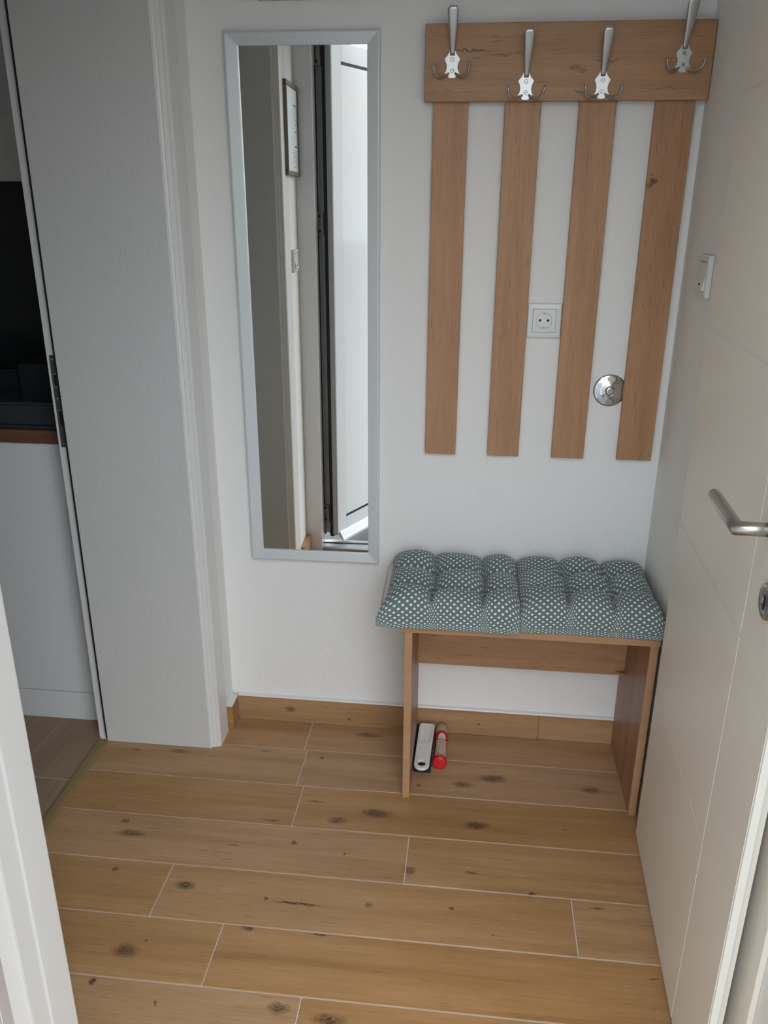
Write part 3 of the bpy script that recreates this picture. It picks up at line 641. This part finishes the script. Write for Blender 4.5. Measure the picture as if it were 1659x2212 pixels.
# ================================================================ cushions
def cushion(x0, x1, y0, y1, zb, tu, tv, H, label, seed, ear, bow=(1, 1)):
    rnd = random.Random(seed); N = 110
    c = tag(empty('seat_cushion', ((x0 + x1) / 2, (y0 + y1) / 2, zb)), label, 'cushion', 'polka dot seat cushions on the bench')
    ox, oy = (x0 + x1) / 2, (y0 + y1) / 2
    def warp(t, k):   # tuft lines at k[0], k[1] -> 1/3, 2/3
        if t < k[0]: return t / k[0] / 3
        if t < k[1]: return (1 + (t - k[0]) / (k[1] - k[0])) / 3
        return (2 + (t - k[1]) / (1 - k[1])) / 3
    ph = [rnd.uniform(0, 6.28) for _ in range(8)]
    def surf(u, v):
        # puffs with sharp creases along the (slightly wavy) tuft lines, deepest at the tufts
        ua = u + .010 * math.sin(7 * v + ph[0]); va = v + .012 * math.sin(8 * u + ph[1])
        du = min(abs(ua - tu[0]), abs(ua - tu[1])) * (x1 - x0); dv = min(abs(va - tv[0]), abs(va - tv[1])) * (y1 - y0)
        E = (max(0., 1 - abs(2 * u - 1) ** 8) * max(0., 1 - abs(2 * v - 1) ** 8)) ** .36
        cu, cv = math.exp(-du / .0045), math.exp(-dv / .0045)
        fu = 1 - .75 * abs(2 * v - 1) ** 3; fv = 1 - .75 * abs(2 * u - 1) ** 3      # creases die out towards the seam
        dome = (1 - fu * (1 - min(1, du / .045) ** .6)) * (1 - fv * (1 - min(1, dv / .045) ** .6))
        tuft = .30 * math.exp(-((du * du + dv * dv) / .018 ** 2))
        h = E * (.70 + .30 * dome) * (1 - .48 * max(cu * fu, cv * fv)) * (1 - tuft) * (1 + .05 * math.sin(9 * u + ph[2]) * math.sin(8 * v + ph[3]))
        # plan: corners pulled out, sides drawn in at the creases
        s = .010 * (1 - abs(2 * v - 1) ** 3) + .004 * cv ** 4; q = .008 * (1 - abs(2 * u - 1) ** 3) + .005 * cu ** 4
        x = x0 + (x1 - x0) * u; y = y0 + (y1 - y0) * v
        x += (s * bow[0] if u < .5 else -s * bow[1]) * abs(2 * u - 1) ** 3; y += (q if v < .5 else -q) * abs(2 * v - 1) ** 3
        # the puffs bulge out over the seam
        k = math.sin(math.pi * min(1, h)) * .008
        x += -k * (1 - 2 * u) ** 3; y += -k * 1.3 * (1 - 2 * v) ** 3
        cor = (abs(2 * u - 1) * abs(2 * v - 1)) ** 10
        x = min(max(x, x0 - .006 if bow[0] == 1 else x0), x1 + .006 if bow[1] == 1 else x1)
        if u < .5 and v < .5: x -= ear * cor; y -= .3 * ear * cor
        return x, y, zb + .012 + H * h, E
    bm = bmesh.new(); uvl = bm.loops.layers.uv.new('UVMap')
    T = [[None] * (N + 1) for _ in range(N + 1)]; Q = [[None] * (N + 1) for _ in range(N + 1)]; P = [[None] * (N + 1) for _ in range(N + 1)]
    sp_ = lambda t: .5 - .5 * math.cos(math.pi * t) if False else t + .5 * (-.115 * math.sin(2 * math.pi * t))
    for i in range(N + 1):
        for j in range(N + 1):
            x, y, z, E = surf(sp_(i / N), sp_(j / N)); P[i][j] = Vector((x - ox, y - oy, z - zb)); T[i][j] = bm.verts.new(P[i][j])
            if i in (0, N) or j in (0, N): Q[i][j] = T[i][j]
            else: Q[i][j] = bm.verts.new((x - ox, y - oy, .012 - .0115 * min(1, E * 1.6)))
    U = [[0.] * (N + 1) for _ in range(N + 1)]; V = [[0.] * (N + 1) for _ in range(N + 1)]; mid = N // 2
    for i in range(mid + 1, N + 1):      # cloth measured along the middle row and the middle column
        U[i][0] = U[i - 1][0] + (P[i][mid] - P[i - 1][mid]).length
        V[0][i] = V[0][i - 1] + (P[mid][i] - P[mid][i - 1]).length
    for i in range(mid - 1, -1, -1):
        U[i][0] = U[i + 1][0] - (P[i][mid] - P[i + 1][mid]).length
        V[0][i] = V[0][i + 1] - (P[mid][i] - P[mid][i + 1]).length
    for i in range(N + 1):
        for j in range(N + 1): U[i][j] = U[i][0]; V[i][j] = V[0][j]
    for i in range(N):
        for j in range(N):
            ids = ((i, j), (i + 1, j), (i + 1, j + 1), (i, j + 1))
            f = bm.faces.new([T[a][b_] for a, b_ in ids]); f.smooth = True
            for lp, (a, b_) in zip(f.loops, ids): lp[uvl].uv = (U[a][b_], V[a][b_])
            vs = [Q[a][b_] for a, b_ in reversed(ids)]
            f = bm.faces.new(vs); f.smooth = True
            for lp, (a, b_) in zip(f.loops, reversed(ids)): lp[uvl].uv = (U[a][b_], V[a][b_])
    obj('cover', bm, 'polka_fabric', c, local=True)
    return c
cL = cushion(-.158, .1622, -.318, -.014, .5000, (.36, .735), (.30, .64), .078, 'grey-green polka dot seat cushion on the bench, with a loose tie string', 3, .014, (1, .15))
cR = cushion(.1632, .4880, -.306, -.014, .5000, (.345, .665), (.36, .68), .080, 'grey-green polka dot seat cushion on the bench beside the cream door', 8, .0, (.15, 1))
obj('tie_string', sweep([(-.150, -.045, .553), (-.158, -.060, .556), (-.1655, -.085, .545), (-.168, -.13, .528), (-.1685, -.18, .520), (-.168, -.23, .514), (-.164, -.262, .512), (-.155, -.275, .513)], .0017, .0017, n=6), 'string_beige', cL)

# ================================================================ shoe brush and polish bottle under the bench
sb = tag(empty('shoe_brush', (-.0590, -.12, 0)), 'white handled shoe brush with black bristles, lying under the bench', 'brush')
ZB = .0305
def spline(cu, pts):
    s = cu.splines.new('POLY'); s.points.add(len(pts) - 1); s.use_cyclic_u = True
    for q, (x, y) in zip(s.points, pts): q.co = (x, y, 0, 1)
cu = bpy.data.curves.new('handle', 'CURVE'); cu.dimensions = '2D'; cu.fill_mode = 'BOTH'; cu.extrude = .0028; cu.bevel_depth = .0014; cu.bevel_resolution = 2
ol = []
for i in range(17):       # near round end
    a = math.pi + math.pi * i / 16; ol.append((.0190 * math.cos(a), -.083 + .0190 * math.sin(a)))
for i in range(7): a = math.pi / 2 * i / 6; ol.append((.0205 - .010 + .010 * math.cos(a), .088 + .010 * math.sin(a)))
for i in range(7): a = math.pi / 2 + math.pi / 2 * i / 6; ol.append((-.0205 + .010 + .010 * math.cos(a), .088 + .010 * math.sin(a)))
spline(cu, ol)
spline(cu, [(.0125 * math.cos(2 * math.pi * i / 24), -.080 + .0135 * math.sin(2 * math.pi * i / 24)) for i in range(24)])
rec = [(.0165 * math.cos(math.pi + math.pi * i / 14), .018 + .0115 * math.sin(math.pi + math.pi * i / 14)) for i in range(15)]
rec += [(.0175 - .007 + .007 * math.cos(a), .0855 + .007 * math.sin(a)) for a in [math.pi / 2 * i / 5 for i in range(6)]]
rec += [(-.0175 + .007 + .007 * math.cos(a), .0855 + .007 * math.sin(a)) for a in [math.pi / 2 + math.pi / 2 * i / 5 for i in range(6)]]
spline(cu, rec)
tmp = bpy.data.objects.new('tmp', cu); COL.objects.link(tmp); dg = bpy.context.evaluated_depsgraph_get()
me = bpy.data.meshes.new_from_object(tmp.evaluated_get(dg)); bpy.data.objects.remove(tmp); me.name = 'handle'
me.materials.clear(); me.materials.append(MATS['brush_white'])
hd = bpy.data.objects.new('handle', me); COL.objects.link(hd); hd.parent = sb; hd.location = (0, -.005, ZB + .0044); hd.rotation_euler = (0, 0, -.025)
# scooped floor of the thumb recess
bm = bmesh.new(); g = []
for i in range(13):
    row = []
    for j in range(13):
        u, v = i / 12 * 2 - 1, j / 12
        y = .004 + v * .0905; row.append(bm.verts.new((u * .0180, y, -.0036 + .0034 * u * u + .0062 * v ** 1.5)))
    g.append(row)
for i in range(12):
    for j in range(12):
        f = bm.faces.new((g[i][j], g[i + 1][j], g[i + 1][j + 1], g[i][j + 1])); f.smooth = True
obj('thumb_recess', bm, 'brush_white', hd, local=True)
obj('brush_block', B(-.0258, .0222, -.074, .1035, ZB - .012, ZB - .0002, c=.003), 'bristle_black', sb, local=True)
bm = bmesh.new(); rr = random.Random(5)
for i in range(13):
    for j in range(44):
        x, y = -.0225 + .042 * i / 12 + rr.uniform(-.001, .001), -.072 + .172 * j / 43 + rr.uniform(-.001, .001)
        dx, dy = x * .04 + rr.uniform(-.0012, .0012), (y - .01) * .04 + rr.uniform(-.0012, .0012)
        a = [bm.verts.new((x + q * .0016, y + r_ * .0016, ZB - .010)) for q, r_ in ((-1, -1), (1, -1), (1, 1), (-1, 1))]
        b_ = [bm.verts.new((x + dx + q * .0014, y + dy + r_ * .0014, .0006)) for q, r_ in ((-1, -1), (1, -1), (1, 1), (-1, 1))]
        for k in range(4): bm.faces.new((a[k], a[(k + 1) % 4], b_[(k + 1) % 4], b_[k]))
        bm.faces.new(b_)
br = obj('bristles', bm, 'bristle_black', sb, local=True); br['kind'] = 'stuff'

BX, BZ = -.0140, .0198
pb = tag(empty('polish_bottle', (BX, -.10, 0)), 'small red shoe polish bottle with a beige cap, lying under the bench', 'bottle')
prof = [(.012, -.1795), (.0165, -.1795), (.0188, -.1782), (.0194, -.1760), (.0194, -.1690), (.0190, -.1670), (.0186, -.155), (.0172, -.130), (.0162, -.112), (.0162, -.100), (.0170, -.088), (.0184, -.078), (.0190, -.068), (.0188, -.058), (.0176, -.0525), (.0150, -.0515)]
obj('body', lathe(prof, 40, 'Y', (BX, 0, BZ)), 'bottle_red', pb)
cp = obj('cap', lathe([(.0150, -.0514), (.0172, -.0510), (.0172, -.018), (.0169, -.0150), (.0150, -.0144)], 40, 'Y', (BX, 0, BZ)), 'bottle_cap', pb)
def rad(y):
    for (r0, y0), (r1, y1) in zip(prof[2:], prof[3:]):
        if y0 <= y <= y1: return r0 + (r1 - r0) * (y - y0) / (y1 - y0)
    return .018
def patch(y0, y1, half, off, tilt=-.12, shape=None, n=16, m=14):
    """piece of shell lying on the bottle, centred on its upper side"""
    bm = bmesh.new(); g = []
    for j in range(m + 1):
        y = y0 + (y1 - y0) * j / m; r = rad(y) + off; row = []
        for i in range(n + 1):
            u = i / n * 2 - 1; k = shape(j / m) if shape else 1.
            a = math.pi / 2 + tilt - u * half * k; row.append(bm.verts.new((BX + r * math.cos(a), y, BZ + r * math.sin(a))))
        g.append(row)
    for j in range(m):
        for i in range(n):
            f = bm.faces.new((g[j][i], g[j][i + 1], g[j + 1][i + 1], g[j + 1][i])); f.smooth = True
    return bm
lb = obj('label', patch(-.163, -.093, .98, .0003), 'label_beige', pb)
obj('logo_badge', patch(-.0905, -.0685, .62, .0003, shape=lambda t: math.sqrt(max(.02, 1 - t ** 2.2))), 'label_white', pb)
obj('logo_line', patch(-.0918, -.0898, .60, .0004, m=2), 'label_brown', pb)
for y0, y1, c_, hw in ((-.102, -.1008, .05, .25), (-.106, -.1049, -.1, .28), (-.1105, -.1095, .10, .20), (-.115, -.1138, .15, .10)):
    obj('print', patch(y0, y1, hw, .0006, tilt=-.12 + c_ * -1, m=1, n=6), 'label_brown', lb)
obj('print', patch(-.160, -.1575, .22, .0006, tilt=.42, m=1, n=6), 'label_blue', lb)
obj('print', patch(-.160, -.1585, .14, .0006, tilt=-.55, m=1, n=6), 'bottle_red', lb)
obj('logo_mark', patch(-.0785, -.0755, .20, .0006, tilt=-.10, m=2, n=6, shape=lambda t: 1 - .8 * t), 'label_blue', pb)
ft = bpy.data.curves.new('logo_lettering', 'FONT'); ft.body = 'Erdal'; ft.size = .0075; ft.align_x = 'CENTER'; ft.extrude = .0001
tmp = bpy.data.objects.new('tmp', ft); COL.objects.link(tmp); dg = bpy.context.evaluated_depsgraph_get()
me = bpy.data.meshes.new_from_object(tmp.evaluated_get(dg)); bpy.data.objects.remove(tmp); me.name = 'logo_lettering'
me.materials.clear(); me.materials.append(MATS['label_blue'])
for v in me.vertices:      # wrap the letters round the bottle
    y = -.0862 + v.co.y; r = rad(y) + .0007 + v.co.z; a = math.pi / 2 - .12 - v.co.x / r
    v.co = (r * math.cos(a), y + .10, BZ + r * math.sin(a))
o = bpy.data.objects.new('logo_lettering', me); COL.objects.link(o); o.parent = pb
